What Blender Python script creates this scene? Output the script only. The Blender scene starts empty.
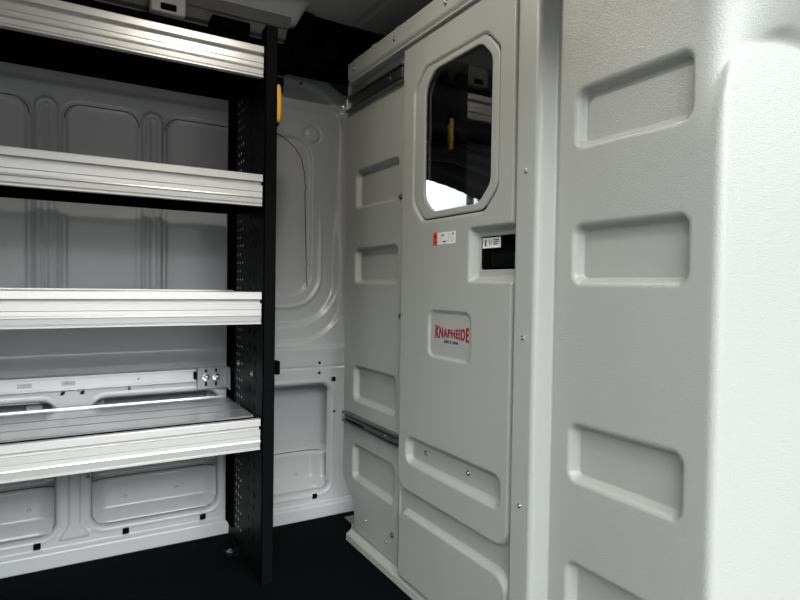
import bpy, bmesh, math, random
import numpy as np
from mathutils import Vector, Matrix
PI = math.pi
S = bpy.context.scene
COL = S.collection
random.seed(4)

# ------------------------------------------------------------------ camera
cam_d = bpy.data.cameras.new('camera'); cam = bpy.data.objects.new('camera', cam_d); COL.objects.link(cam)
a, p, r = math.radians(59.6), math.radians(-1.38), math.radians(0.86)
v = Vector((math.cos(a)*math.cos(p), math.sin(a)*math.cos(p), math.sin(p)))
rt = Vector((math.sin(a), -math.cos(a), 0)); up = rt.cross(v)
up2 = up*math.cos(r) - rt*math.sin(r); rt2 = rt*math.cos(r) + up*math.sin(r)
cam.matrix_world = Matrix(((rt2.x, up2.x, -v.x, 0), (rt2.y, up2.y, -v.y, 0), (rt2.z, up2.z, -v.z, 0.95), (0, 0, 0, 1)))
cam_d.sensor_width = 36; cam_d.lens = 580/800*36; cam_d.clip_start = 0.02
cam_d.dof.use_dof = True; cam_d.dof.focus_distance = 2.0; cam_d.dof.aperture_fstop = 8.0
S.camera = cam

# ------------------------------------------------------------------ world, lights, exposure
W = bpy.data.worlds.new('overcast_sky'); S.world = W; W.use_nodes = True
nt = W.node_tree; nt.nodes.clear()
o_ = nt.nodes.new('ShaderNodeOutputWorld'); bg = nt.nodes.new('ShaderNodeBackground')
tc = nt.nodes.new('ShaderNodeTexCoord'); sx = nt.nodes.new('ShaderNodeSeparateXYZ'); cr = nt.nodes.new('ShaderNodeValToRGB')
mr = nt.nodes.new('ShaderNodeMapRange'); mr.inputs[1].default_value = -1; mr.inputs[2].default_value = 1
nt.links.new(tc.outputs['Generated'], sx.inputs[0]); nt.links.new(sx.outputs['Z'], mr.inputs[0]); nt.links.new(mr.outputs[0], cr.inputs[0])
e = cr.color_ramp.elements      # position = (sine of elevation + 1) / 2; buildings stand low on the door side, open sky above them
e[0].position = 0.0; e[0].color = (0.05, 0.05, 0.05, 1)
e[1].position = 1.0; e[1].color = (0.45, 0.47, 0.475, 1)
for pos, c in ((0.50, (0.06, 0.06, 0.06, 1)), (0.60, (0.09, 0.09, 0.09, 1)), (0.67, (0.97, 1.0, 0.995, 1)), (0.74, (0.97, 1.0, 0.995, 1)), (0.85, (0.62, 0.64, 0.645, 1))):
    q = e.new(pos); q.color = c
# low sky brightened on the driver's side, and at the rear as added fill
my = nt.nodes.new('ShaderNodeMath'); my.operation = 'MULTIPLY'; my.use_clamp = True; my.inputs[1].default_value = 0.27
yx = nt.nodes.new('ShaderNodeMath'); yx.operation = 'SUBTRACT'; nt.links.new(sx.outputs['Y'], yx.inputs[0]); nt.links.new(sx.outputs['X'], yx.inputs[1])
nt.links.new(yx.outputs[0], my.inputs[0])
ad = nt.nodes.new('ShaderNodeMath'); ad.operation = 'ADD'; nt.links.new(mr.outputs[0], ad.inputs[0]); nt.links.new(my.outputs[0], ad.inputs[1])
nt.links.new(ad.outputs[0], cr.inputs[0])
# broad bright patch of open sky outside the side door
vd = nt.nodes.new('ShaderNodeVectorMath'); vd.operation = 'DOT_PRODUCT'; vd.inputs[1].default_value = Vector((-0.05, -0.88, 0.42)).normalized()
nt.links.new(tc.outputs['Generated'], vd.inputs[0])
m2 = nt.nodes.new('ShaderNodeMapRange'); m2.interpolation_type = 'SMOOTHSTEP'
m2.inputs[1].default_value = 0.55; m2.inputs[2].default_value = 1.0; m2.inputs[3].default_value = 1.0; m2.inputs[4].default_value = 4.2
nt.links.new(vd.outputs['Value'], m2.inputs[0]); nt.links.new(m2.outputs[0], bg.inputs[1])
nt.links.new(cr.outputs[0], bg.inputs[0])
nt.links.new(bg.outputs[0], o_.inputs[0])
S.view_settings.view_transform = 'Standard'; S.view_settings.look = 'None'; S.view_settings.gamma = 1
S.view_settings.use_curve_mapping = False; S.view_settings.exposure = 1.55

# ------------------------------------------------------------------ materials
def mat(name, col, rough=0.5, metal=0.0, bump=None, spec=0.5, vary=None, coat=0, aniso=0):
    m = bpy.data.materials.new(name); m.use_nodes = True
    n = m.node_tree.nodes; l = m.node_tree.links; b = n['Principled BSDF']
    b.inputs['Base Color'].default_value = (*col, 1); b.inputs['Roughness'].default_value = rough
    b.inputs['Metallic'].default_value = metal; b.inputs['Specular IOR Level'].default_value = spec
    b.inputs['Coat Weight'].default_value = coat; b.inputs['Coat Roughness'].default_value = 0.08
    t = n.new('ShaderNodeTexCoord')
    if vary:
        sc, amt = vary[0], vary[1]
        mp = n.new('ShaderNodeMapping'); mp.inputs['Scale'].default_value = vary[2] if len(vary) > 2 else (1, 1, 1)
        l.new(t.outputs['Object'], mp.inputs[0])
        ns = n.new('ShaderNodeTexNoise'); ns.inputs['Scale'].default_value = sc; ns.inputs['Detail'].default_value = 4
        l.new(mp.outputs[0], ns.inputs['Vector'])
        rr = n.new('ShaderNodeMapRange'); rr.inputs[3].default_value = rough-amt; rr.inputs[4].default_value = rough+amt
        l.new(ns.outputs[0], rr.inputs[0]); l.new(rr.outputs[0], b.inputs['Roughness'])
    if bump:
        ns = n.new('ShaderNodeTexNoise'); ns.inputs['Scale'].default_value = bump[0]; ns.inputs['Detail'].default_value = 2
        mp = n.new('ShaderNodeMapping'); mp.inputs['Scale'].default_value = bump[3] if len(bump) > 3 else (1, 1, 1)
        l.new(t.outputs['Object'], mp.inputs[0]); l.new(mp.outputs[0], ns.inputs['Vector'])
        bn = n.new('ShaderNodeBump'); bn.inputs['Strength'].default_value = bump[1]; bn.inputs['Distance'].default_value = bump[2]
        l.new(ns.outputs[0], bn.inputs['Height']); l.new(bn.outputs[0], b.inputs['Normal'])
    return m
M = {}
M['panel'] = mat('grey_textured_plastic', (0.33, 0.34, 0.32), 0.30, bump=(380, 0.9, 0.0011))
M['paint'] = mat('grey_body_paint', (0.41, 0.42, 0.425), 0.26, coat=0.3, bump=(6, 0.15, 0.004))
M['ceil'] = mat('ceiling_paint', (0.46, 0.46, 0.455), 0.5)
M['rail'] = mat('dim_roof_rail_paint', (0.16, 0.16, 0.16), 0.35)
M['rubber'] = mat('black_rubber_floor', (0.0022, 0.0026, 0.003), 0.8, bump=(160, 0.5, 0.001), spec=0.03)
M['black'] = mat('black_powder_coat', (0.003, 0.0033, 0.0038), 0.24, bump=(500, 0.15, 0.0004), spec=0.07)
M['frame_black'] = mat('satin_black_frame', (0.0035, 0.0037, 0.0042), 0.42, bump=(500, 0.15, 0.0004), spec=0.04)
M['flatblack'] = mat('black_plastic', (0.0025, 0.0025, 0.003), 0.9, spec=0.0)
M['alu'] = mat('aluminium_extrusion', (0.60, 0.595, 0.59), 0.40, 0.5, vary=(20, 0.04, (0.3, 6, 20)), bump=(40, 0.08, 0.0004, (0.08, 3, 8)))
M['deck'] = mat('aluminium_deck', (0.72, 0.72, 0.74), 0.28, 0.8, bump=(20, 0.05, 0.0004, (0.05, 2, 3)))
M['dullalu'] = mat('track_aluminium', (0.45, 0.45, 0.45), 0.45, 1.0)
M['zinc'] = mat('zinc_steel', (0.26, 0.27, 0.28), 0.38, 1.0, vary=(90, 0.1))
M['steel'] = mat('bright_steel', (0.8, 0.8, 0.8), 0.18, 1.0)
M['yellow'] = mat('yellow_plastic', (0.85, 0.45, 0.01), 0.4)
M['white'] = mat('white_vinyl', (0.72, 0.73, 0.73), 0.4)
M['red'] = mat('red_vinyl', (0.62, 0.05, 0.02), 0.4)
M['crimson'] = mat('crimson_print', (0.25, 0.008, 0.028), 0.4)
M['ink'] = mat('black_ink', (0.02, 0.02, 0.02), 0.5)
M['dark'] = mat('dark_cab_trim', (0.022, 0.022, 0.024), 0.6)
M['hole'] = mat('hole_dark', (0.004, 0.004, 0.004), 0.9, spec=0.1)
M['rim'] = mat('bare_slot_edge', (0.30, 0.30, 0.30), 0.5)  # light showing through the slots, painted as pale grey
M['seam'] = mat('seam_sealer', (0.03, 0.03, 0.032), 0.7)  # for wall panel seams and the painted shade of the belt crease
g = bpy.data.materials.new('window_glass'); g.use_nodes = True
gb = g.node_tree.nodes['Principled BSDF']; gb.inputs['Base Color'].default_value = (0.93, 0.95, 0.95, 1)
gb.inputs['Transmission Weight'].default_value = 1; gb.inputs['Roughness'].default_value = 0.0; gb.inputs['IOR'].default_value = 1.5
M['glass'] = g

# ------------------------------------------------------------------ helpers
def link(name, me, m, parent=None, smooth=False):
    o = bpy.data.objects.new(name, me); COL.objects.link(o)
    if m is not None: me.materials.append(m)
    if parent is not None: o.parent = parent
    if smooth:
        for q in me.polygons: q.use_smooth = True
    return o
def obj(name, bm, m, parent=None, smooth=False):
    bmesh.ops.recalc_face_normals(bm, faces=bm.faces)
    me = bpy.data.meshes.new(name); bm.to_mesh(me); bm.free()
    return link(name, me, m, parent, smooth)
def empty(name, loc=(0, 0, 0)):
    o = bpy.data.objects.new(name, None); COL.objects.link(o); o.location = loc; o.empty_display_size = 0.05
    return o
def tag(o, label=None, cat=None, group=None, kind=None):
    if label: o['label'] = label
    if cat: o['category'] = cat
    if group: o['group'] = group
    if kind: o['kind'] = kind
    return o
def local(o, root):        # geometry written in world metres, root sits at its own base
    o.parent = root; o.location = -root.location
    return o
def box(bm, x0, x1, y0, y1, z0, z1, bev=0.0):
    vs = [bm.verts.new((x, y, z)) for x in (x0, x1) for y in (y0, y1) for z in (z0, z1)]
    fs = [bm.faces.new([vs[i] for i in f]) for f in ((0, 1, 3, 2), (4, 6, 7, 5), (0, 4, 5, 1), (2, 3, 7, 6), (0, 2, 6, 4), (1, 5, 7, 3))]
    if bev:
        ed = list({e_ for f in fs for e_ in f.edges})
        bmesh.ops.bevel(bm, geom=ed, offset=bev, segments=2, affect='EDGES', profile=0.5)
    return bm
def boxes(*bs, bev=0.0):
    bm = bmesh.new()
    for b in bs: box(bm, *b, bev=bev)
    return bm
def lathe(bm, prof, at, axis, seg=16):      # prof: (radius, height along axis)
    ax = Vector(axis).normalized(); u = ax.orthogonal().normalized(); w = ax.cross(u); at = Vector(at)
    rings = []
    for rr, h in prof:
        if rr < 1e-6: rings.append([bm.verts.new(at+ax*h)])
        else: rings.append([bm.verts.new(at+ax*h+(u*math.cos(2*PI*k/seg)+w*math.sin(2*PI*k/seg))*rr) for k in range(seg)])
    for A, B in zip(rings, rings[1:]):
        for k in range(seg):
            k2 = (k+1) % seg
            if len(A) == 1 and len(B) == 1: continue
            if len(A) == 1: bm.faces.new((A[0], B[k], B[k2]))
            elif len(B) == 1: bm.faces.new((A[k], B[0], A[k2]))
            else: bm.faces.new((A[k], B[k], B[k2], A[k2]))
    return bm
def tube(bm, pts, rad, seg=10):
    pts = [Vector(q) for q in pts]; rings = []
    for i, q in enumerate(pts):
        d = (pts[min(i+1, len(pts)-1)]-pts[max(i-1, 0)]).normalized()
        u = d.cross(Vector((0.13, 0.2, 0.97))).normalized(); w = d.cross(u)
        rr = rad[i] if isinstance(rad, (list, tuple)) else rad
        rings.append([bm.verts.new(q+(u*math.cos(2*PI*k/seg)+w*math.sin(2*PI*k/seg))*rr) for k in range(seg)])
    for A, B in zip(rings, rings[1:]):
        for k in range(seg): bm.faces.new((A[k], B[k], B[(k+1) % seg], A[(k+1) % seg]))
    bm.faces.new(rings[0]); bm.faces.new(rings[-1])
    return bm
def prism_x(bm, prof, x0, x1):              # closed (y,z) outline swept along X
    A = [bm.verts.new((x0, y, z)) for y, z in prof]; B = [bm.verts.new((x1, y, z)) for y, z in prof]
    n = len(prof)
    for k in range(n): bm.faces.new((A[k], A[(k+1) % n], B[(k+1) % n], B[k]))
    bm.faces.new(A); bm.faces.new(B[::-1])
    return bm
def solid(o, t, offset=-1):
    s = o.modifiers.new('thickness', 'SOLIDIFY'); s.thickness = t; s.offset = offset
    return o

# signed distances, negative inside
def rr_(u, w, u0, u1, w0, w1, r_):
    cu, cw, hu, hw = (u0+u1)/2, (w0+w1)/2, abs(u1-u0)/2-r_, abs(w1-w0)/2-r_
    qx = np.abs(u-cu)-hu; qy = np.abs(w-cw)-hw
    return np.hypot(np.maximum(qx, 0), np.maximum(qy, 0)) + np.minimum(np.maximum(qx, qy), 0) - r_
def oct_(u, w, u0, u1, w0, w1, c, r_=0.012):
    cu, cw, hu, hw = (u0+u1)/2, (w0+w1)/2, abs(u1-u0)/2, abs(w1-w0)/2
    A = np.abs(u-cu)-hu; B = np.abs(w-cw)-hw; D = (A+B+c)/math.sqrt(2)
    def smax(a_, b_): 
        h = np.maximum(r_-np.abs(a_-b_), 0)/r_
        return np.maximum(a_, b_)+h*h*r_*0.25
    return smax(smax(A, B), D)
def sst(x):
    x = np.clip(x, 0, 1); return x*x*(3-2*x)
def dish(d, depth, wdt):                    # recess of given depth whose wall is wdt wide, starting at d = 0
    return depth*sst(-d/wdt)
def groove(d, depth, wdt):
    return depth*np.exp(-(d/wdt)**2)

def sheet(name, us, ws, height, place, cut=None, m=None, parent=None, thick=0.003, flip=False):
    """pressed sheet: grid in (u,w), pushed by height(u,w); cut = signed distance of what is cut away"""
    us = np.asarray(us, float); ws = np.asarray(ws, float)
    U, Wg = np.meshgrid(us, ws, indexing='ij'); U = U.copy(); Wg = Wg.copy()
    nu, nw = U.shape
    du = np.gradient(us)[:, None]*np.ones((1, nw)); dw = np.gradient(ws)[None, :]*np.ones((nu, 1)); cell = np.maximum(du, dw)
    if cut is not None:
        for _ in range(2):
            d = cut(U, Wg); e_ = 1e-4
            gu = (cut(U+e_, Wg)-cut(U-e_, Wg))/(2*e_); gw = (cut(U, Wg+e_)-cut(U, Wg-e_))/(2*e_)
            near = np.abs(d) < 0.62*cell
            near[0, :] = near[-1, :] = False; near[:, 0] = near[:, -1] = False
            U = np.where(near, U-d*gu, U); Wg = np.where(near, Wg-d*gw, Wg)
    Hh = height(U, Wg)
    P = place(U, Wg, Hh).reshape(-1, 3)
    idx = np.arange(nu*nw).reshape(nu, nw)
    F = np.stack([idx[:-1, :-1], idx[1:, :-1], idx[1:, 1:], idx[:-1, 1:]], -1)
    if flip: F = F[..., ::-1]
    if cut is not None:
        cu = (U[:-1, :-1]+U[1:, :-1]+U[1:, 1:]+U[:-1, 1:])/4; cw = (Wg[:-1, :-1]+Wg[1:, :-1]+Wg[1:, 1:]+Wg[:-1, 1:])/4
        keep = cut(cu, cw) > 0; F = F[keep]
    F = F.reshape(-1, 4)
    used = np.zeros(len(P), bool); used[F.ravel()] = True
    remap = np.cumsum(used)-1; P = P[used]; F = remap[F]
    me = bpy.data.meshes.new(name)
    me.vertices.add(len(P)); me.vertices.foreach_set('co', P.astype(np.float32).ravel())
    me.loops.add(len(F)*4); me.loops.foreach_set('vertex_index', F.astype(np.int32).ravel())
    me.polygons.add(len(F)); me.polygons.foreach_set('loop_start', np.arange(0, len(F)*4, 4, dtype=np.int32))
    me.update(calc_edges=True); me.validate()
    me.polygons.foreach_set('use_smooth', np.ones(len(F), bool))
    o = link(name, me, m, parent)
    if thick: solid(o, thick)
    return o
def rng(a_, b_, st):
    n = max(1, int(round((b_-a_)/st))); return list(np.linspace(a_, b_, n+1))[:-1]
def lines(*segs):
    out = []
    for a_, b_, st in segs: out += rng(a_, b_, st)
    return out+[segs[-1][1]]
def union(*ds):
    out = ds[0]
    for d in ds[1:]: out = np.minimum(out, d)
    return out
def screw(parent, at, axis, r_=0.006, name='bolt', m='steel'):
    key = (name, r_, tuple(axis))
    if key not in SC:
        bm = bmesh.new(); lathe(bm, [(r_*1.5, 0), (r_*1.5, r_*0.2), (r_*0.95, r_*0.25), (r_*0.85, r_*0.75), (r_*0.45, r_*0.95), (r_*0.40, r_*0.5), (0, r_*0.45)], (0, 0, 0), axis, 12)
        bmesh.ops.recalc_face_normals(bm, faces=bm.faces)
        me = bpy.data.meshes.new(name); bm.to_mesh(me); bm.free(); me.materials.append(M[m]); SC[key] = me
    o = bpy.data.objects.new(name, SC[key]); COL.objects.link(o)
    o.parent = parent; o.location = Vector(at)-(parent.location if parent.type == 'EMPTY' or True else Vector())
    return o
SC = {}

# ------------------------------------------------------------------ setting: floor, ceiling, walls
def struct(name, bm, m, label=None, parent=None):
    o = obj(name, bm, m, parent)
    if parent is None: tag(o, label, kind='structure')
    return o
struct('floor', boxes((-2.6, 3.1, 0.42, 2.45, -0.08, -0.022)), M['rubber'], 'black rubber van cargo floor')
# outside ground is a pale yard seen only as light
struct('ground', boxes((-14, 14, -16, 16, -0.62, -0.55)), mat('yard_concrete', (0.13, 0.13, 0.127), 0.85, bump=(20, 0.3, 0.01)), 'grey concrete yard outside the van')

# ceiling: flat skin with a shallow cove towards the left wall
cz = 1.975
def ceil_h(x, y):
    cove = 0.06*sst((y-2.02)/0.10)*sst((0.80-x)/0.04)
    seam = groove((x-(0.92+0.30*(y-1.6))), 0.004, 0.004)
    return cove - seam*0 + 0.0*x
def ceil_seam(x, y): return -0.006*np.exp(-((x-1.0-0.62*(2.1-y)*0)/0.006)**2)
sheet('ceiling', lines((-2.6, -0.3, 0.1), (-0.3, 1.4, 0.01), (1.4, 3.1, 0.1)), lines((0.36, 1.9, 0.05), (1.9, 2.13, 0.008)),
      lambda x, y: -ceil_h(x, y)+groove(x-1.005-0.55*(2.1-y)*0, 0.006, 0.005)+0.003*np.cos(x*9), lambda x, y, h: np.stack([x, y, cz+h], -1), m=M['ceil'], thick=0.01, flip=True)
tag(bpy.data.objects['ceiling'], 'dim grey van ceiling skin', kind='structure')
# longitudinal side rail under the ceiling
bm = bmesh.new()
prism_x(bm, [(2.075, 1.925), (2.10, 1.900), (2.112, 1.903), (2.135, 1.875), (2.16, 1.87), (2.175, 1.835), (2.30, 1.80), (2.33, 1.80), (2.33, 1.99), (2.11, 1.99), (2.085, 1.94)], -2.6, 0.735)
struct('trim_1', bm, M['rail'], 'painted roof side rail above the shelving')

# left wall: pressed steel inner skin
TOPPAN = []
for k in range(-3, 2):
    TOPPAN.append((0.012+k*0.334, 0.247+k*0.334))
TOPPAN[-1] = (0.330, 0.615)
def wl(x, z):
    h = np.zeros_like(x)
    # body leans in towards the roof
    h -= 0.02*sst((z-1.45)/0.4)*1.0
    # lower inner skin stands proud of upper wall
    lf_ = sst((0.60-x)/0.03)
    h -= 0.018*np.maximum(lf_, sst((0.70-z)/0.018))
    h += 0.030*lf_*sst((0.702-z)/0.06)*sst((z-0.612)/0.015)
    # tall upper panels left of the shelving end
    left = sst((0.60-x)/0.01)
    for x0, x1 in TOPPAN:
        d = rr_(x, z, x0, x1, 0.80, 1.555, 0.05)
        h += dish(d, 0.012, 0.012)+groove(d-0.001, 0.010, 0.004)
        d = rr_(x, z, x0+0.050, x1-0.050, 0.70, 1.75, 0.02)
        h += 0.004*sst((np.abs(x-(x0+x1)/2)-0.03)/0.10)*sst(-rr_(x, z, x0, x1, 0.80, 1.555, 0.05)/0.02)
    for x0, x1 in TOPPAN:
        cx = x1+0.041 if x1 > 0 else x1+0.048
        if x1 > 0.5: continue
        d = rr_(x, z, cx-0.034, cx+0.034, 0.82, 1.562, 0.0335)
        h -= groove(d+0.007, 0.011, 0.006)
        h -= groove(d+0.023, 0.010, 0.006)
    # horizontal swages of the upper band
    h += 0.012*sst((z-1.60)/0.03)*sst((1.72-z)/0.03)*left
    # large panel right of the shelving
    d = rr_(x, z, 0.56, 0.918, 0.90, 1.565, 0.10)
    h += dish(d, 0.010, 0.015)
    d2 = rr_(x, z, 0.50, 0.875, 0.925, 1.56, 0.09)
    h += groove(d2, 0.006, 0.0035)*0
    right = sst((x-0.60)/0.01)
    d = rr_(x, z, 0.40, 0.955, 0.855, 1.60, 0.14); low_ = sst((1.35-z)/0.3); h += low_*right*(groove(d, -0.006, 0.008))
    d = rr_(x, z, 0.40, 1.005, 0.80, 1.68, 0.17); h += low_*right*dish(-d, -0.016, 0.03)
    d = rr_(x, z, 0.40, 1.045, 0.725, 1.76, 0.20); h += right*dish(-d, -0.012, 0.02)
    # round dimple near the top
    d = np.hypot(x-0.912, z-1.575)-0.034; h += groove(d, 0.004, 0.006)+dish(d, -0.004, 0.015)
    h += right*0.012*sst((1.70-z)/0.03)*sst((z-1.66)/0.04)
    # corner post curls in by the partition
    h -= 0.06*sst((x-1.00)/0.10)**2*sst((z-0.60)/0.2)
    # belt crease
    h += groove(z-0.606, 0.004, 0.003)
    # lower openings: deep boxes with a crease, outer skin behind
    for x0, x1, z0, z1, rad in LOW:
        d = rr_(x, z, x0, x1, z0, z1, rad)
        h -= groove(d-0.008, 0.003, 0.006)
        h += 0.022*sst(-d/0.010)
    # pillar between openings with flared foot
    for cx in (0.044, -0.50):
        hw = 0.020+0.030*sst((0.12-z)/0.07)
        h -= 0.013*sst((hw-np.abs(x-cx))/0.007)*sst((z-0.055)/0.012)*sst((0.47-z)/0.02)
    # sill step
    h -= 0.022*sst((0.036-z)/0.006)
    h += groove(z-0.041, 0.003, 0.003)
    return h
LOW = [(0.090, 0.540, 0.075, 0.543, 0.055), (-0.46, -0.005, 0.070, 0.545, 0.055), (-1.05, -0.54, 0.07, 0.51, 0.055), (0.66, 0.992, 0.075, 0.540, 0.045)]
SQ = [(-0.066, 0.052), (0.206, 0.052), (0.475, 0.052), (0.708, 0.060), (0.922, 0.064)]
RD = [(0.937, 0.624, 0.006), (0.937, 0.580, 0.006), (1.006, 0.414, 0.006), (0.008, 0.565, 0.006), (0.068, 0.564, 0.006), (0.215, 0.567, 0.005), (0.062, 0.42, 0.006), (0.085, 0.27, 0.008), (0.85, 1.772, 0.005)]
def wcut(x, z):
    ds = [rr_(x, z, a_-0.011, a_+0.011, b_-0.012, b_+0.012, 0.003) for a_, b_ in SQ]
    ds += [rr_(x, z, 0.991, 1.011, 0.541, 0.561, 0.002)]
    ds += [np.hypot(x-a_, z-b_)-c_ for a_, b_, c_ in RD]
    ds += [rr_(x, z, x0, x1, z0, z1, rad)+0.010 for x0, x1, z0, z1, rad in LOW]
    # wall top edge dips to the corner
    ztop = 1.83-0.085*sst((x-0.88)/0.20)
    ds += [ztop-z]
    return union(*ds)
w = sheet('wall_left', lines((-2.6, -1.1, 0.05), (-1.1, -0.22, 0.012), (-0.22, 1.16, 0.0042)), lines((-0.022, 1.84, 0.0042)),
          wl, lambda x, z, h: np.stack([x, 2.30+h-0.0*x, z], -1), wcut, M['paint'], thick=0.0015)
tag(w, 'painted pressed steel side wall of the van', kind='structure')
# closed body skin behind the inner skin
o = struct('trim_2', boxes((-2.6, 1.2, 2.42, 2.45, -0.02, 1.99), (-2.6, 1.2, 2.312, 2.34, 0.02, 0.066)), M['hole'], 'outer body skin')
# outer skin seen through the openings: upper flat, lower belt bulging inwards
def skin(x, z):
    h = -0.030*sst((0.232-z)/0.012)+0.0*x
    h -= 0.012*sst((0.20-z)/0.12)
    h -= 0.040*sst((0.125-z)/0.045)
    for x0, x1, z0, z1, rad in LOW:
        ex = np.minimum(np.abs(x-x0), np.abs(x-x1))
        h -= 0.030*sst((0.06-ex)/0.06)*sst((0.24-z)/0.02)
    return h
o = sheet('inner_skin', lines((-1.15, -0.22, 0.02), (-0.22, 1.06, 0.006)), lines((0.070, 0.556, 0.005)), skin, lambda x, z, h: np.stack([x, 2.392+h, z], -1), m=M['paint'], thick=0, parent=w)
for x0, x1, z0, z1, rad in LOW:
    tube_pts = [(x_, 2.392+float(skin(np.array([[x_]]), np.array([[0.226]]))[0, 0])-0.001, 0.226) for x_ in np.linspace(x0+0.012, min(x1, 1.0)-0.012, 14)]
    bm = bmesh.new(); tube(bm, tube_pts, 0.002, 6); struct('belt_seam', bm, M['seam'], parent=w)  # dark tube painting the shade along the belt crease
# dark seams in the pressings of the upper wall
def seam_strip(name, pts, wd=0.0022):
    bm = bmesh.new()
    tube(bm, pts, wd, 6)
    o = obj(name, bm, M['seam'], w); return o
def hsurf(x, z): return 2.30+float(wl(np.array([[x]]), np.array([[z]]))[0, 0])
def arc_path(x0, x1, z0, z1, rad, n=10):
    pts = [(x0, z0)]
    for k in range(n+1):
        t = PI-k/n*PI/2; pts.append((x0+rad+rad*math.cos(t), z1-rad+rad*math.sin(t)))
    for k in range(n+1):
        t = PI/2-k/n*PI/2; pts.append((x1-rad+rad*math.cos(t), z1-rad+rad*math.sin(t)))
    return pts
for x0, x1 in TOPPAN:
    pts = arc_path(x0+0.002, x1-0.002, 1.25, 1.553, 0.05)
    pts = [q for q in pts if q[1] > 1.45]
    seam_strip('panel_seam', [(x_, hsurf(x_, z_)-0.0005, z_) for x_, z_ in pts], 0.0018)
pts = [(0.72, 1.575), (0.75, 1.565), (0.80, 1.545), (0.84, 1.515), (0.868, 1.475), (0.882, 1.42), (0.886, 1.37), (0.889, 1.365), (0.889, 1.345), (0.885, 1.34), (0.888, 1.24), (0.892, 1.12), (0.894, 1.06), (0.898, 1.055), (0.898, 1.03), (0.894, 1.025), (0.896, 0.94)]
seam_strip('panel_seam', [(x_, hsurf(x_, z_)-0.0005, z_) for x_, z_ in pts], 0.0018)
# ribs seen inside the lower openings
for x0, x1 in ((0.10, 0.14), (0.50, 0.535), (-0.10, -0.05), (-0.02+0.0, 0.0)):
    bm = boxes((x0, x1, 2.345, 2.40, 0.25, 0.56), bev=0.006)
    struct('inner_rib', bm, M['paint'], parent=w)
for cx, czz in ((0.21, 0.155), (0.39, 0.16), (-0.09, 0.155), (0.88, 0.135)):
    bm = bmesh.new(); lathe(bm, [(0.008, 0), (0.006, 0.003), (0.004, 0.001), (0, 0.001)], (cx, 2.392+float(skin(np.array([[cx]]), np.array([[czz]]))[0, 0])-0.001, czz), (0, -1, 0), 14)
    struct('weld_dimple', bm, M['paint'], parent=w)

# remaining shell
struct('wall_right', boxes((-2.6, -0.62, 0.42, 0.50, -0.05, 2.0), (-0.62, 1.75, 0.42, 0.50, 1.68, 2.0), (1.75, 3.1, 0.42, 0.50, 1.45, 2.0), (1.75, 3.1, 0.42, 0.50, -0.05, 0.95)), M['paint'], 'van side around the sliding door opening')
struct('wall_rear', boxes((-2.68, -2.6, 0.42, 0.60, -0.05, 2.0), (-2.68, -2.6, 1.50, 2.45, -0.05, 2.0), (-2.68, -2.6, 0.60, 1.50, 1.80, 2.0)), M['paint'], 'rear doorway with one leaf closed')  # open doorway added to bring fill light onto the partition
struct('wall_front', boxes((3.1, 3.15, 0.42, 2.45, -0.05, 2.0)), M['dark'], 'dark dashboard end of the cab')  # unseen, added in place of a windscreen to keep the cab dark
# cab side with the driver's window
def cabcut(x, z):
    top = 1.462-0.33*(np.clip(x-1.36, 0, 9))**2*0.9-0.04*np.clip(x-1.36, 0, 9)
    return np.maximum(np.maximum(1.32-x, x-1.740), np.maximum(z-top, 1.02-z))
def cabcut2(x, z):
    top = 1.462-0.33*(np.clip(x-1.36, 0, 9))**2*0.9-0.04*np.clip(x-1.36, 0, 9)
    return union(cabcut(x, z), np.maximum(np.maximum(1.765-x, x-2.4), np.maximum(z-top+0.0, 1.02-z)))
cs = sheet('wall_cab', lines((1.16, 3.1, 0.012)), lines((0.0, 2.0, 0.012)), lambda x, z: groove(z-(1.50-0.3*np.clip(x-1.36, 0, 9)**2-0.04*(x-1.36)), -0.012, 0.02)*sst((2.2-x)/0.2),
           lambda x, z, h: np.stack([x, 2.30+h, z], -1), cabcut2, M['dark'], thick=0.03)
tag(cs, 'dark driver side door trim seen through the partition window', kind='structure')
wn = struct('window_1', boxes((1.30, 2.42, 2.312, 2.316, 1.0, 1.48)), M['glass'], 'driver door window of the cab')
hl = boxes((1.2, 3.05, 0.5, 2.26, 1.80, 1.86), (1.25, 2.4, 2.0, 2.26, 1.62, 1.80), bev=0.015)
struct('ceiling_cab', hl, M['dark'], 'dark cab headliner and overhead shelf')
# cab roof shelf with moulded folds
bm = bmesh.new(); tube(bm, [(1.30, 2.21, 1.54), (1.55, 2.19, 1.57), (1.75, 2.2, 1.53), (2.0, 2.2, 1.44)], [0.03, 0.05, 0.045, 0.02], 12)
struct('trim_3', bm, M['dark'], 'dark grab handle trim above the driver door')

# ------------------------------------------------------------------ black trim along the roof side and over the cab
ot = empty('overhead_trim', (1.0, 2.2, 1.76)); tag(ot, 'black plastic trim and brackets between wall top and ceiling beside the partition', 'roof trim')
bm = prism_x(bmesh.new(), [(2.105, 1.748), (2.125, 1.742), (2.275, 1.826), (2.33, 1.835), (2.33, 1.99), (2.105, 1.99)], 0.775, 1.75)
prism_x(bm, [(2.105, 1.748), (2.125, 1.742), (2.275, 1.826), (2.33, 1.835), (2.33, 1.905), (2.105, 1.905)], 0.735, 0.785)
local(obj('trim_cover', bm, M['flatblack']), ot)
bm = boxes((0.745, 0.80, 2.085, 2.11, 1.765, 1.90), (0.785, 0.83, 2.08, 2.11, 1.86, 1.972), bev=0.006)
local(obj('bracket', bm, M['flatblack']), ot)
local(obj('bracket', boxes((0.86, 0.93, 2.07, 2.13, 1.80, 1.90), (0.80, 1.1, 2.09, 2.13, 1.765, 1.80), bev=0.008), M['flatblack']), ot)
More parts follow.
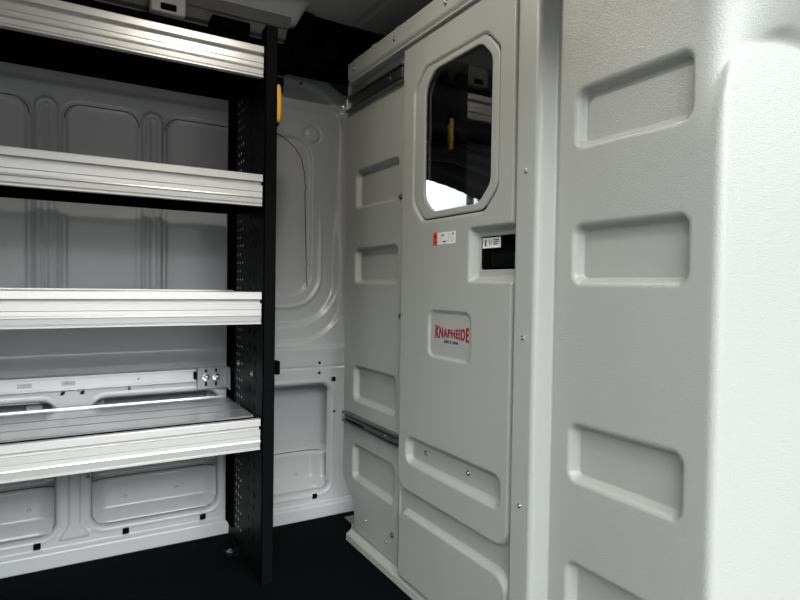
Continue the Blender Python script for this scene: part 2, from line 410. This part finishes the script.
for kx, kz in ((0.925, 1.865), (0.985, 1.855)):
    bm = bmesh.new(); lathe(bm, [(0.016, 0), (0.02, 0.02), (0.018, 0.045), (0, 0.05)], (kx, 2.12, kz), (0, -1, 0), 14)
    local(obj('knob', bm, M['flatblack'], smooth=True), ot)
oc = obj('cable_cover', boxes((-1.6, 0.742, 2.105, 2.17, 1.745, 1.845), (0.455, 0.59, 2.09, 2.16, 1.84, 1.885), bev=0.007), M['flatblack'])
tag(oc, 'black cable cover running along the roof side above the top shelf', 'cable cover')
rb = empty('roof_clip', (0.30, 2.12, 1.86)); tag(rb, 'small grey roof bracket with dark opening above the top shelf', 'bracket')
local(obj('plate', boxes((0.255, 0.365, 2.07, 2.12, 1.842, 1.93), bev=0.008), M['ceil']), rb)
local(obj('clip_opening', boxes((0.285, 0.335, 2.066, 2.08, 1.850, 1.872), bev=0.003), M['hole']), rb)

# ------------------------------------------------------------------ partition
PX = 0.965
part = empty('bulkhead_partition', (0.95, 1.3, 0.0)); tag(part, 'grey moulded van partition with pressed rectangular recesses around the sliding door', 'partition')
RL = [(1.383, 1.235), (1.092, 0.955), (0.650, 0.512), (0.352, 0.212)]
def hp(y, z):
    h = np.zeros_like(y)
    for zt, zb in RL:
        d = rr_(y, z, 1.662, 1.990, zb, zt, 0.028)
        h += dish(d, 0.022, 0.016)
    h += 0.022*sst((y-2.068)/0.022)
    h += 0.02*sst((z-1.72)/0.02)
    return h
def pcut(y, z):
    # wheel-side notch at the lower outer corner, rounded top corner
    notch = np.maximum(np.maximum(1.968-y, -0.80*(y-1.968)+(z-0.125)), -1)
    return np.minimum(notch, 9)
o = sheet('side_panel', lines((1.58, 2.090, 0.004)), lines((0.02, 1.80, 0.004)), hp, lambda y, z, h: np.stack([PX+h, y, z], -1), pcut, M['panel'], thick=0.004, flip=True)
local(o, part)
# curled outer edge closing to the wall
local(obj('edge_return', boxes((0.985, 1.10, 2.080, 2.090, 0.20, 1.79), bev=0.003), M['panel']), part)
# foot flange with bright lip
bm = bmesh.new()
prof = [(0.969, 0.034), (0.966, 0.016), (0.958, 0.008), (0.950, 0.005), (0.946, -0.001), (0.945, -0.022), (0.952, -0.022), (0.953, -0.003), (0.970, 0.004), (0.974, 0.034)]
A = [bm.verts.new((x_, 1.992, z_)) for x_, z_ in prof]; B = [bm.verts.new((x_, 0.98, z_)) for x_, z_ in prof]
for k in range(len(prof)): bm.faces.new((A[k], A[(k+1) % len(prof)], B[(k+1) % len(prof)], B[k]))
bm.faces.new(A); bm.faces.new(B)
local(obj('foot_flange', bm, M['panel']), part)
# small steel bracket on the floor behind the notch
local(obj('floor_bracket', boxes((1.02, 1.075, 2.09, 2.17, -0.022, -0.012), (1.065, 1.075, 2.09, 2.17, -0.022, 0.03), bev=0.002), M['zinc']), part)
# header cover over the rails
def hh(y, z):
    h = 0.028*sst((z-1.765)/0.03)+0.012*sst((1.716-z)/0.015)
    h += 0.02*sst((y-1.975)/0.03)
    return h
def hcut(y, z):
    top = 1.790+0.003*np.sin(y*80)+0.005*np.sin(y*31+1)-0.020*sst((y-1.90)/0.07)
    return -np.maximum(np.maximum(z-top, y-2.0), -1)
o = sheet('header_cover', lines((0.60, 2.02, 0.005)), lines((1.700, 1.83, 0.004)), hh, lambda y, z, h: np.stack([0.922+h, y, z], -1), hcut, M['panel'], thick=0.004, flip=True)
local(o, part)
local(obj('header_return', boxes((0.930, 0.975, 0.60, 1.990, 1.699, 1.704)), M['panel']), part)
for yy in (1.925, 1.63, 1.345): 
    screw(part, (0.9215, yy, 1.738), (-1, 0, 0), 0.006)
# lock post flange + step + recessed passenger side panel + wing, one pressed sheet swept along a plan curve
def seg_curve(pts, rads, step):
    """polyline with rounded corners, resampled"""
    P = [Vector(q) for q in pts]; out = [P[0]]
    for i in range(1, len(P)-1):
        a1 = (P[i-1]-P[i]).normalized(); b1 = (P[i+1]-P[i]).normalized(); rr = rads[i]
        ang = a1.angle(b1); t = rr/math.tan(ang/2)
        s0 = P[i]+a1*t; s1 = P[i]+b1*t
        n = 28 if i == 3 else 10
        for k in range(n+1):
            u = k/n; out.append(s0*(1-u)**2+P[i]*2*u*(1-u)+s1*u*u)
    out.append(P[-1]); return out
def resample(pl, n):
    L = [0]
    for q0, q1 in zip(pl, pl[1:]): L.append(L[-1]+(q1-q0).length)
    return L
def make_wing():
    zs = np.array(lines((0.03, 1.80, 0.0045)))
    NS = None
    cols = []
    def curve(z):
        up_ = float(sst(np.array((z-1.27)/0.16)))
        rb_ = 0.016+0.13*up_
        pts = [(0.938, 1.054), (0.938, 0.988), (0.985, 0.977), (0.985, 0.588), (1.60, 0.570)]
        return seg_curve(pts, [0, 0.010, 0.010, rb_, 0], 0.004), rb_
    def row(ye, rnd):
        pts = [(0.938, 1.054), (0.938, 0.988), (0.985, 0.977), (0.985, 0.588), (1.60, ye)]
        c = seg_curve(pts, [0, 0.010, 0.010, rnd, 0], 0.004)
        L = [0.0]
        for q0, q1 in zip(c, c[1:]): L.append(L[-1]+(q1-q0).length)
        L = np.array(L); X = np.array([q.x for q in c]); Y = np.array([q.y for q in c])
        s_flange = np.linspace(0, L[22], 34)[:-1]
        # fixed split of the flat panel so that its rows line up whatever the bend radius
        s1 = L[22]+0.30; s_pan = np.concatenate([np.linspace(L[22], L[22]+0.22, 60)[:-1], np.linspace(L[22]+0.22, s1 if 0 else L[-1], 230)])
        s = np.concatenate([s_flange, s_pan])
        return np.interp(s, L, X), np.interp(s, L, Y)
    Xa, Ya = row(0.570, 0.014); Xb, Yb = row(0.63, 0.056)
    nz = len(zs)
    Xa, Ya, Xb, Yb = [np.repeat(q[:, None], nz, 1) for q in (Xa, Ya, Xb, Yb)]
    Z = np.ones_like(Xa)*zs[None, :]
    u = Xa-np.maximum(0, Ya-0.588)
    arch = rr_(u, Z, 0.985, 1.33, -0.5, 1.402, 0.165)
    m_ = sst((Z-1.20)/0.16)*sst(arch/0.035)
    X = Xa*(1-m_)+Xb*m_; Y = Ya*(1-m_)+Yb*m_-0.55*np.maximum(0, Z-1.37)*m_*sst((Xb-0.985)/0.15)
    tx = np.gradient(X, axis=0); ty = np.gradient(Y, axis=0); ln = np.hypot(tx, ty); tx /= ln; ty /= ln
    nx, ny = -(-ty), -(tx)           # points into the recess side (away from camera): rotate tangent
    nx, ny = -ty*1.0, tx*1.0
    h = np.zeros_like(X)
    onp = (Y > 0.632) & (Y < 0.935)
    for zt, zb in ((1.390, 1.257), (1.094, 0.958), (0.654, 0.521), (0.346, 0.21)):
        d = rr_(Y, Z, 0.640, 0.921, zb, zt, 0.026)
        h += np.where(onp, dish(d, 0.024, 0.014), 0)
    # overlap seam at the top of the lock post
    return X, Y, Z, h, nx, ny
X, Y, Z, h, nx, ny = make_wing()
Pw = np.stack([X+nx*h, Y+ny*h, Z], -1)
us_ = np.arange(X.shape[0]); ws_ = np.arange(X.shape[1])
o = sheet('wing_panel', us_, ws_, lambda u, w_: u*0, lambda u, w_, h_: Pw, None, M['panel'], thick=0.004, flip=True)
local(o, part)
for zz in (1.222, 0.833, 0.437): screw(part, (0.9375, 1.022, zz), (-1, 0, 0), 0.0068)
# rails of the sliding door
for z0, z1, nm in ((1.612, 1.667, 'upper'), (0.424, 0.463, 'lower')):
    rl = empty('door_rail', (0.955, 1.8, z0)); tag(rl, 'grooved zinc steel slide rail at the %s left of the sliding door' % ('top' if nm == 'upper' else 'lower'), 'slide rail')
    zc = (z0+z1)/2; hz = (z1-z0)/2
    bm = boxes((0.953, 0.964, 1.621, 2.045, z0, z1), (0.944, 0.955, 1.621, 2.045, z1-0.007, z1), (0.944, 0.955, 1.621, 2.045, z0, z0+0.006), (0.947, 0.955, 1.621, 2.045, z1-0.018, z1-0.013), bev=0.001)
    local(obj('channel', bm, M['zinc']), rl)
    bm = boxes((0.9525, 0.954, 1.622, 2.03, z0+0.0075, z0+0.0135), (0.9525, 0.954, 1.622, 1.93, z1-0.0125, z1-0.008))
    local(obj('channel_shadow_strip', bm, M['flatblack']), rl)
    bm = boxes((0.946, 0.953, 1.622, 1.86, z0+0.010, z1-0.012), bev=0.002)
    local(obj('inner_slider', bm, M['zinc']), rl)
    bm = bmesh.new(); lathe(bm, [(0.006, 0), (0.006, 0.002), (0.003, 0.003), (0, 0.003)], (0.947, 1.70, zc), (-1, 0, 0), 12)
    local(obj('rivet', bm, M['steel']), rl)
    bm = boxes((0.943, 0.954, 2.030, 2.040, z0+0.008, z1-0.006), bev=0.002)
    local(obj('end_stop', bm, M['dullalu']), rl)
# bolts on the side panel
for yy, zz, r_ in ((1.648, 1.243, 0.009), (1.642, 0.852, 0.009), (1.672, 0.112, 0.009), (1.868, 0.092, 0.004), (1.715, 0.072, 0.005), (1.60, 0.14, 0.004)):
    screw(part, (0.9645, yy, zz), (-1, 0, 0), r_*0.75, m='zinc' if r_ > 0.008 else 'steel', name='bolt' if r_ > 0.008 else 'rivet')

# ------------------------------------------------------------------ sliding door
DX = 0.942
door = empty('sliding_door', (0.94, 1.34, 0.03)); tag(door, 'grey sliding partition door with window, recessed latch and red lettering', 'door')
def hd(y, z):
    h = np.full_like(y, 0.018)
    # raised upper panel
    top = rr_(y, z, 1.067, 1.612, 0.298, 1.95, 0.055)
    lo = rr_(y, z, 1.067, 1.608, -0.3, 0.243, 0.055)
    h -= 0.018*sst(-top/0.011)
    h -= 0.018*sst(-lo/0.014)
    h -= 0.003*sst((y-1.605)/0.01)
    # window seat
    d = oct_(y, z, 1.128, 1.540, 1.140, 1.612, 0.058)
    h += dish(d, 0.013, 0.013)
    # latch pocket, open towards the lock post
    d = rr_(y, z, 0.90, 1.250, 0.960, 1.110, 0.012)
    h += dish(d, 0.024, 0.020)
    # logo dish
    d = rr_(y, z, 1.232, 1.440, 0.743, 0.882, 0.028)
    h += dish(d, 0.006, 0.007)
    # long slot
    d = rr_(y, z, 1.100, 1.560, 0.392, 0.484, 0.032)
    h += dish(d, 0.020, 0.020)
    return h
def dcut(y, z):
    win = oct_(y, z, 1.150, 1.505, 1.160, 1.592, 0.06)
    pocket = rr_(y, z, 1.067, 1.226, 0.996, 1.083, 0.008)
    cor = -rr_(y, z, 0.5, 1.622, -0.5, 1.712, 0.045)
    return union(win, pocket, cor)
o = sheet('door_panel', lines((1.052, 1.630, 0.0037)), lines((0.020, 1.760, 0.0037)), hd, lambda y, z, h: np.stack([DX+h, y, z], -1), dcut, M['panel'], thick=0.005, flip=True)
local(o, door)
# window frame
def fh(y, z):
    d = oct_(y, z, 1.134, 1.534, 1.147, 1.606, 0.058)
    return 0.004*sst((d+0.006)/0.006)
def fcut(y, z):
    outer = -oct_(y, z, 1.135, 1.529, 1.150, 1.603, 0.058)
    inner = oct_(y, z, 1.164, 1.478, 1.170, 1.586, 0.047, 0.014)
    return np.minimum(outer, inner)
o = sheet('window_frame', lines((1.12, 1.55, 0.003)), lines((1.13, 1.62, 0.003)), fh, lambda y, z, h: np.stack([DX+0.003+h, y, z], -1), fcut, M['panel'], thick=0.008, flip=True)
fr = local(o, door)
# black gasket line round the frame
def gcut(y, z):
    outer = -oct_(y, z, 1.128, 1.538, 1.141, 1.611, 0.058); inner = oct_(y, z, 1.139, 1.526, 1.153, 1.600, 0.058)
    return np.minimum(outer, inner)
o = sheet('gasket', lines((1.12, 1.55, 0.003)), lines((1.13, 1.62, 0.003)), lambda y, z: y*0, lambda y, z, h: np.stack([DX+0.0095+h, y, z], -1), gcut, M['flatblack'], thick=0.003, flip=True)
local(o, door)
o = obj('window_pane', boxes((DX+0.0135, DX+0.0165, 1.145, 1.515, 1.155, 1.60)), M['glass']); local(o, door)
# latch cup and lever
lt = local(obj('latch_cup', boxes((DX+0.030, DX+0.064, 1.056, 1.236, 0.988, 1.092)), M['flatblack']), door)
l2 = obj('latch_lever', boxes((DX+0.020, DX+0.028, 1.075, 1.175, 1.003, 1.038), bev=0.003), M['black']); l2.parent = lt
tag(lt, 'black recessed latch cup')
st = obj('latch_sticker', boxes((DX+0.0285, DX+0.030, 1.152, 1.224, 1.053, 1.080)), M['white']); local(st, door); tag(st, 'small white sticker with black marks in the latch cup')
bm = bmesh.new()
for y0, y1, z0, z1 in ((1.209, 1.213, 1.058, 1.075), (1.207, 1.215, 1.0585, 1.0605), (1.207, 1.213, 1.0725, 1.075), (1.195, 1.1965, 1.060, 1.073), (1.188, 1.1893, 1.060, 1.073),
           (1.158, 1.180, 1.072, 1.0745), (1.158, 1.180, 1.0665, 1.069), (1.160, 1.180, 1.061, 1.0635)): box(bm, DX+0.028, DX+0.0286, y0, y1, z0, z1)
o = obj('print', bm, M['ink']); o.parent = st
# warning sticker below the window
st = obj('warning_sticker', boxes((DX-0.0006, DX, 1.308, 1.396, 1.071, 1.105)), M['white']); local(st, door); tag(st, 'white and orange-red warning sticker below the window')
o = obj('red_field', boxes((DX-0.0008, DX, 1.396, 1.418, 1.070, 1.107)), M['red']); o.parent = st
bm = bmesh.new(); x_ = DX-0.0012
for tri in (((1.413, 1.0985), (1.401, 1.0985), (1.407, 1.087)), ((1.412, 1.081), (1.402, 1.081), (1.407, 1.075))):
    va = [bm.verts.new((x_, y_, z_)) for y_, z_ in tri]; vb = [bm.verts.new((x_+0.0005, y_, z_)) for y_, z_ in tri]
    bm.faces.new(va); bm.faces.new(vb)
    for k in range(3): bm.faces.new((va[k], va[(k+1) % 3], vb[(k+1) % 3], vb[k]))
box(bm, x_, x_+0.0005, 1.364, 1.371, 1.093, 1.099); box(bm, x_, x_+0.0005, 1.355, 1.368, 1.076, 1.080)
box(bm, x_, x_+0.0005, 1.316, 1.321, 1.095, 1.102); box(bm, x_, x_+0.0005, 1.337, 1.350, 1.0785, 1.0795)
o = obj('print', bm, M['ink']); o.parent = st
bm = bmesh.new()
for cy, cz_, rr in ((1.384, 1.083, 0.008), (1.335, 1.092, 0.007), (1.380, 1.097, 0.005), (1.322, 1.082, 0.005)):
    n = 18
    ro = [bm.verts.new((x_, cy+rr*math.cos(2*PI*k/n), cz_+rr*math.sin(2*PI*k/n))) for k in range(n)]
    ri = [bm.verts.new((x_, cy+(rr-0.001)*math.cos(2*PI*k/n), cz_+(rr-0.001)*math.sin(2*PI*k/n))) for k in range(n)]
    for k in range(n): bm.faces.new((ro[k], ro[(k+1) % n], ri[(k+1) % n], ri[k]))
o = obj('outline_print', bm, M['zinc']); o.parent = st
# lettering in the logo dish
def lettering(name, s, y_left, y_right, zfun, x, m, bold, parent):
    cu = bpy.data.curves.new(name, 'FONT'); cu.body = s; cu.size = 1; cu.offset = bold; cu.resolution_u = 4; cu.space_character = 1.12
    t = bpy.data.objects.new(name+'_src', cu); COL.objects.link(t)
    bpy.context.view_layer.update()
    dg = bpy.context.evaluated_depsgraph_get()
    me = bpy.data.meshes.new_from_object(t.evaluated_get(dg))
    bpy.data.objects.remove(t)
    bm = bmesh.new(); bm.from_mesh(me)
    bmesh.ops.subdivide_edges(bm, edges=[e_ for e_ in bm.edges if e_.calc_length() > 0.15], cuts=3)
    xs = [v_.co.x for v_ in bm.verts]; ys = [v_.co.y for v_ in bm.verts]
    x0, x1, y0, y1 = min(xs), max(xs), min(ys), max(ys)
    for v_ in bm.verts:
        u = (v_.co.x-x0)/(x1-x0); q = (v_.co.y-y0)/(y1-y0); zb, zt = zfun(u)
        v_.co = (x, y_left+(y_right-y_left)*u, zb+(zt-zb)*q)
    r_ = bmesh.ops.extrude_face_region(bm, geom=list(bm.faces))
    for v_ in r_['geom']:
        if isinstance(v_, bmesh.types.BMVert): v_.co.x += 0.0008
    o = obj(name, bm, m); o.parent = parent; o.location = -parent.location
    return o
def zbow(u):
    k = (2*u-1)**2
    return 0.807-0.008*k, 0.831+0.010*k
lx = DX+0.0050
o = lettering('logo_lettering', 'KNAPHEIDE', 1.407, 1.247, zbow, lx, M['crimson'], 0.034, door); o['label'] = 'crimson bow-shaped lettering'
o = lettering('logo_tagline', 'SINCE 1848', 1.362, 1.296, lambda u: (0.790, 0.798), lx, M['ink'], 0.02, door); o['label'] = 'small black tagline lettering'
for yy, zz in ((1.469, 0.443), (1.256, 0.443), (1.116, 0.437)): 
    screw(door, (DX+0.0195, yy, zz), (-1, 0, 0), 0.005)

# ------------------------------------------------------------------ shelving unit
su = empty('shelving_unit', (0.25, 2.0, 0.0)); tag(su, 'black and aluminium van shelving unit with four long shelves along the wall', 'shelving')
XE = 0.555; XS = -1.35
def lip(y, zb, zt):
    H = zt-zb
    f = lambda t: zb+H*t
    return [(y+0.020, f(1.0)), (y+0.002, f(1.0)), (y, f(0.975)), (y-0.001, f(0.78)), (y+0.001, f(0.765)), (y+0.016, f(0.76)), (y+0.016, f(0.655)), (y+0.002, f(0.65)),
            (y+0.0015, f(0.46)), (y+0.0035, f(0.44)), (y+0.003, f(0.33)), (y+0.0005, f(0.305)), (y-0.001, f(0.27)), (y+0.003, f(0.24)), (y+0.004, f(0.10)), (y+0.007, f(0.085)), (y+0.004, f(0.06)), (y+0.001, f(0.04)), (y+0.001, f(0.0)), (y+0.022, f(0.0)), (y+0.022, f(0.06)), (y+0.018, f(0.10)), (y+0.018, f(0.93)), (y+0.020, f(0.94))]
SH = [(1.603, 1.700, 2.125, 'top shelf'), (1.197, 1.297, 2.12, ''), (0.822, 0.924, 2.16, ''), (0.418, 0.517, 2.262, 'bottom shelf')]
for i, (zb, zt, yb, nm) in enumerate(SH):
    sh = obj('shelf', boxes((XS, XE-0.002, 1.842, yb, zb+0.002, zt-0.030), bev=0.0), M['flatblack']); local(sh, su)
    e1 = obj('front_edge', prism_x(bmesh.new(), lip(1.818, zb, zt), XS, XE), M['alu']); e1.parent = sh
    # ribbed aluminium deck
    prof = []
    y = 1.892; n = 0
    top = zt-0.002
    while y < yb-0.11:
        prof += [(y, top), (y+0.094, top), (y+0.097, top-0.003), (y+0.103, top-0.003), (y+0.106, top)]; y += 0.110
    prof += [(yb, top), (yb, top+0.004), (yb+0.004, top+0.004), (yb+0.004, top-0.006), (1.892, top-0.006)]
    e2 = obj('deck', prism_x(bmesh.new(), prof, XS, XE-0.001), M['deck']); e2.parent = sh
    e3 = obj('end_clip', boxes((XE-0.0, XE+0.006, 1.822, 1.86, zb+0.012, zt-0.03), bev=0.001), M['flatblack']); e3.parent = sh
# upright end frame: front post, solid panel, back strip
def post(x0):
    pr = boxes((x0, x0+0.038, 1.812, 1.822, -0.022, 1.767), (x0, x0+0.003, 1.812, 1.862, -0.022, 1.765), (x0+0.035, x0+0.038, 1.812, 1.85, -0.022, 1.765), bev=0.0012)
    return pr
for x0 in (0.5605, -1.40):
    po = obj('front_post', post(x0), M['frame_black']); local(po, su)
    # panel grid without holes; light through slots is painted as grey tabs
    xw = x0+0.001
    ys = sorted(set([1.85, 1.88, 1.95] + [2.235] + [round(q, 4) for c in (2.060, 2.098, 2.125) for q in (c, c+0.006)] + [2.16]))
    zs = [-0.020]
    z = 0.06
    while z < 1.72: zs += [z, z+0.012]; z += 0.030
    zs.append(1.74)
    hol = {round(c, 4) for c in (2.060, 2.098, 2.125)}
    bm = bmesh.new()
    V = {(i, j): bm.verts.new((xw, ys[i], zs[j])) for i in range(len(ys)) for j in range(len(zs))}
    for i in range(len(ys)-1):
        for j in range(len(zs)-1):
            stag = ((j+1)//2) % 2 == 0
            bm.faces.new((V[i, j], V[i+1, j], V[i+1, j+1], V[i, j+1]))
    for v_ in [v_ for v_ in bm.verts if not v_.link_faces]: bm.verts.remove(v_)
    ep = obj('end_panel', bm, M['frame_black']); solid(ep, 0.0015, 0); local(ep, su)
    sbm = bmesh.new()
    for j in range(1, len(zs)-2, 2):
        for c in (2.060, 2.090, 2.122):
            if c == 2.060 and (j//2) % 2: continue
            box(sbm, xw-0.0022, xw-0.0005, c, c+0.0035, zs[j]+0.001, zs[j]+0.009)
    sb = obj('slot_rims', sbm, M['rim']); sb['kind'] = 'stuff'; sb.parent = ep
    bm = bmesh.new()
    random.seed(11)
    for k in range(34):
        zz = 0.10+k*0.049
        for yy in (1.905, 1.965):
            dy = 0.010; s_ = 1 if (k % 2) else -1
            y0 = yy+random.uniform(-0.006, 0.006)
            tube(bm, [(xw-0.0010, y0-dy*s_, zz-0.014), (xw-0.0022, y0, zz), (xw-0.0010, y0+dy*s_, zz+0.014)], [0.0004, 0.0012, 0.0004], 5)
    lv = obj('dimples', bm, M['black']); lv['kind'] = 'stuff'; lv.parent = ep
    bs = obj('back_post', boxes((x0-0.006, x0+0.001, 2.168, 2.262, 0.035, 1.72), (x0-0.006, x0+0.02, 2.255, 2.262, 0.035, 1.72), bev=0.001), M['flatblack']); local(bs, su)
    ft = obj('foot_bracket', boxes((x0-0.05, x0, 2.06, 2.12, -0.022, -0.018), (x0-0.004, x0, 2.06, 2.12, -0.022, 0.03), bev=0.001), M['black']); local(ft, su)
    screw(su, (x0-0.028, 2.09, -0.018), (0, 0, 1), 0.009)
# inner bolts on end panel
for yy, zz in ((2.10, 0.662), (1.93, 0.648)): screw(su, (0.5595, yy, zz), (-1, 0, 0), 0.007)
# wall brackets of the unit
br = obj('wall_bracket', boxes((0.447, 0.556, 2.258, 2.262, 0.548, 0.632), (0.552, 0.556, 2.20, 2.262, 0.548, 0.632), bev=0.0015), M['zinc']); local(br, su)
for xx in (0.478, 0.515):
    screw(su, (xx, 2.258, 0.594), (0, -1, 0), 0.009)
    for z0, z1 in ((0.560, 0.576), (0.612, 0.624)):
        b_ = obj('slot_mark', boxes((xx-0.004, xx+0.004, 2.2572, 2.2580, z0, z1)), M['hole']); b_.parent = br
kb = obj('clamp_knob', boxes((0.5985, 0.606, 1.828, 1.848, 0.662, 0.690), (0.604, 0.620, 1.820, 1.856, 0.655, 0.700), bev=0.004), M['flatblack']); local(kb, su)
# ladder-strap tool
TS = 0.009
tl = empty('hand_tool', (0.62, 1.85, 1.47)); tag(tl, 'yellow handled tool with black head hanging at the right of the black shelf post', 'tool')
bm = bmesh.new(); tube(bm, [(0.610, 1.85, 1.598), (0.611, 1.85, 1.585), (0.613, 1.85, 1.55), (0.613, 1.85, 1.51), (0.611, 1.85, 1.487), (0.609, 1.85, 1.478)], [0.010, 0.012, 0.012, 0.012, 0.011, 0.008], 12)
local(obj('handle', bm, M['yellow'], smooth=True), tl)
local(obj('head', boxes((0.600, 0.630, 1.838, 1.866, 1.598, 1.622), (0.618, 0.629, 1.842, 1.862, 1.575, 1.60), bev=0.004), M['flatblack']), tl)
bm = bmesh.new(); lathe(bm, [(0, 0), (0.008, 0.002), (0.009, 0.010), (0.006, 0.014), (0, 0.015)], (0.6085, 1.85, 1.464), (0, 0, 1), 12)
local(obj('tip', bm, M['flatblack']), tl)

# ------------------------------------------------------------------ mounting track on the left wall
tr = empty('mounting_track', (0, 2.275, 0.58)); tag(tr, 'slim aluminium mounting track on the left wall below the third shelf', 'track')
bm = boxes((-1.3, 0.443, 2.268, 2.281, 0.578, 0.626), (-1.3, 0.443, 2.264, 2.27, 0.618, 0.626), (-1.3, 0.443, 2.264, 2.27, 0.578, 0.584), bev=0.001)
local(obj('channel', bm, M['dullalu']), tr)
for xx in (-0.10, 0.025):
    bm = bmesh.new(); box(bm, xx-0.02, xx+0.02, 2.2665, 2.2682, 0.594, 0.608, bev=0.0008)
    local(obj('slot_insert', bm, M['zinc']), tr)
for xx in (0.02, 0.245): screw(tr, (xx, 2.2683, 0.602), (0, -1, 0), 0.003, m='zinc')
local(obj('end_cap', boxes((0.434, 0.446, 2.262, 2.27, 0.588, 0.616), bev=0.002), M['hole']), tr)

# floor bolt
fb = obj('floor_bolt', lathe(bmesh.new(), [(0.007, 0), (0.007, 0.004), (0, 0.005)], (0.98, 1.99, -0.022), (0, 0, 1), 12), M['steel'])
tag(fb, 'small steel bolt head in the black floor by the partition foot', 'bolt')

# ------------------------------------------------------------------ roof lamp (above the frame, its glint shows on shelf edges and panel tops)
lm = empty('dome_lamp', (0.42, 1.25, 1.93)); tag(lm, 'round warm ceiling lamp of the cargo bay', 'lamp')
em = bpy.data.materials.new('lamp_diffuser'); em.use_nodes = True
eb = em.node_tree.nodes['Principled BSDF']; eb.inputs['Emission Color'].default_value = (1.0, 0.93, 0.80, 1); eb.inputs['Emission Strength'].default_value = 62
bm = bmesh.new(); lathe(bm, [(0.0, -0.012), (0.04, -0.010), (0.058, -0.002), (0.060, 0.006)], (0.42, 1.25, 1.93), (0, 0, 1), 24)
local(obj('diffuser', bm, em), lm)
bm = bmesh.new(); lathe(bm, [(0.060, 0.002), (0.070, 0.004), (0.072, 0.040), (0.0, 0.042)], (0.42, 1.25, 1.93), (0, 0, 1), 24)
local(obj('housing', bm, M['flatblack']), lm)
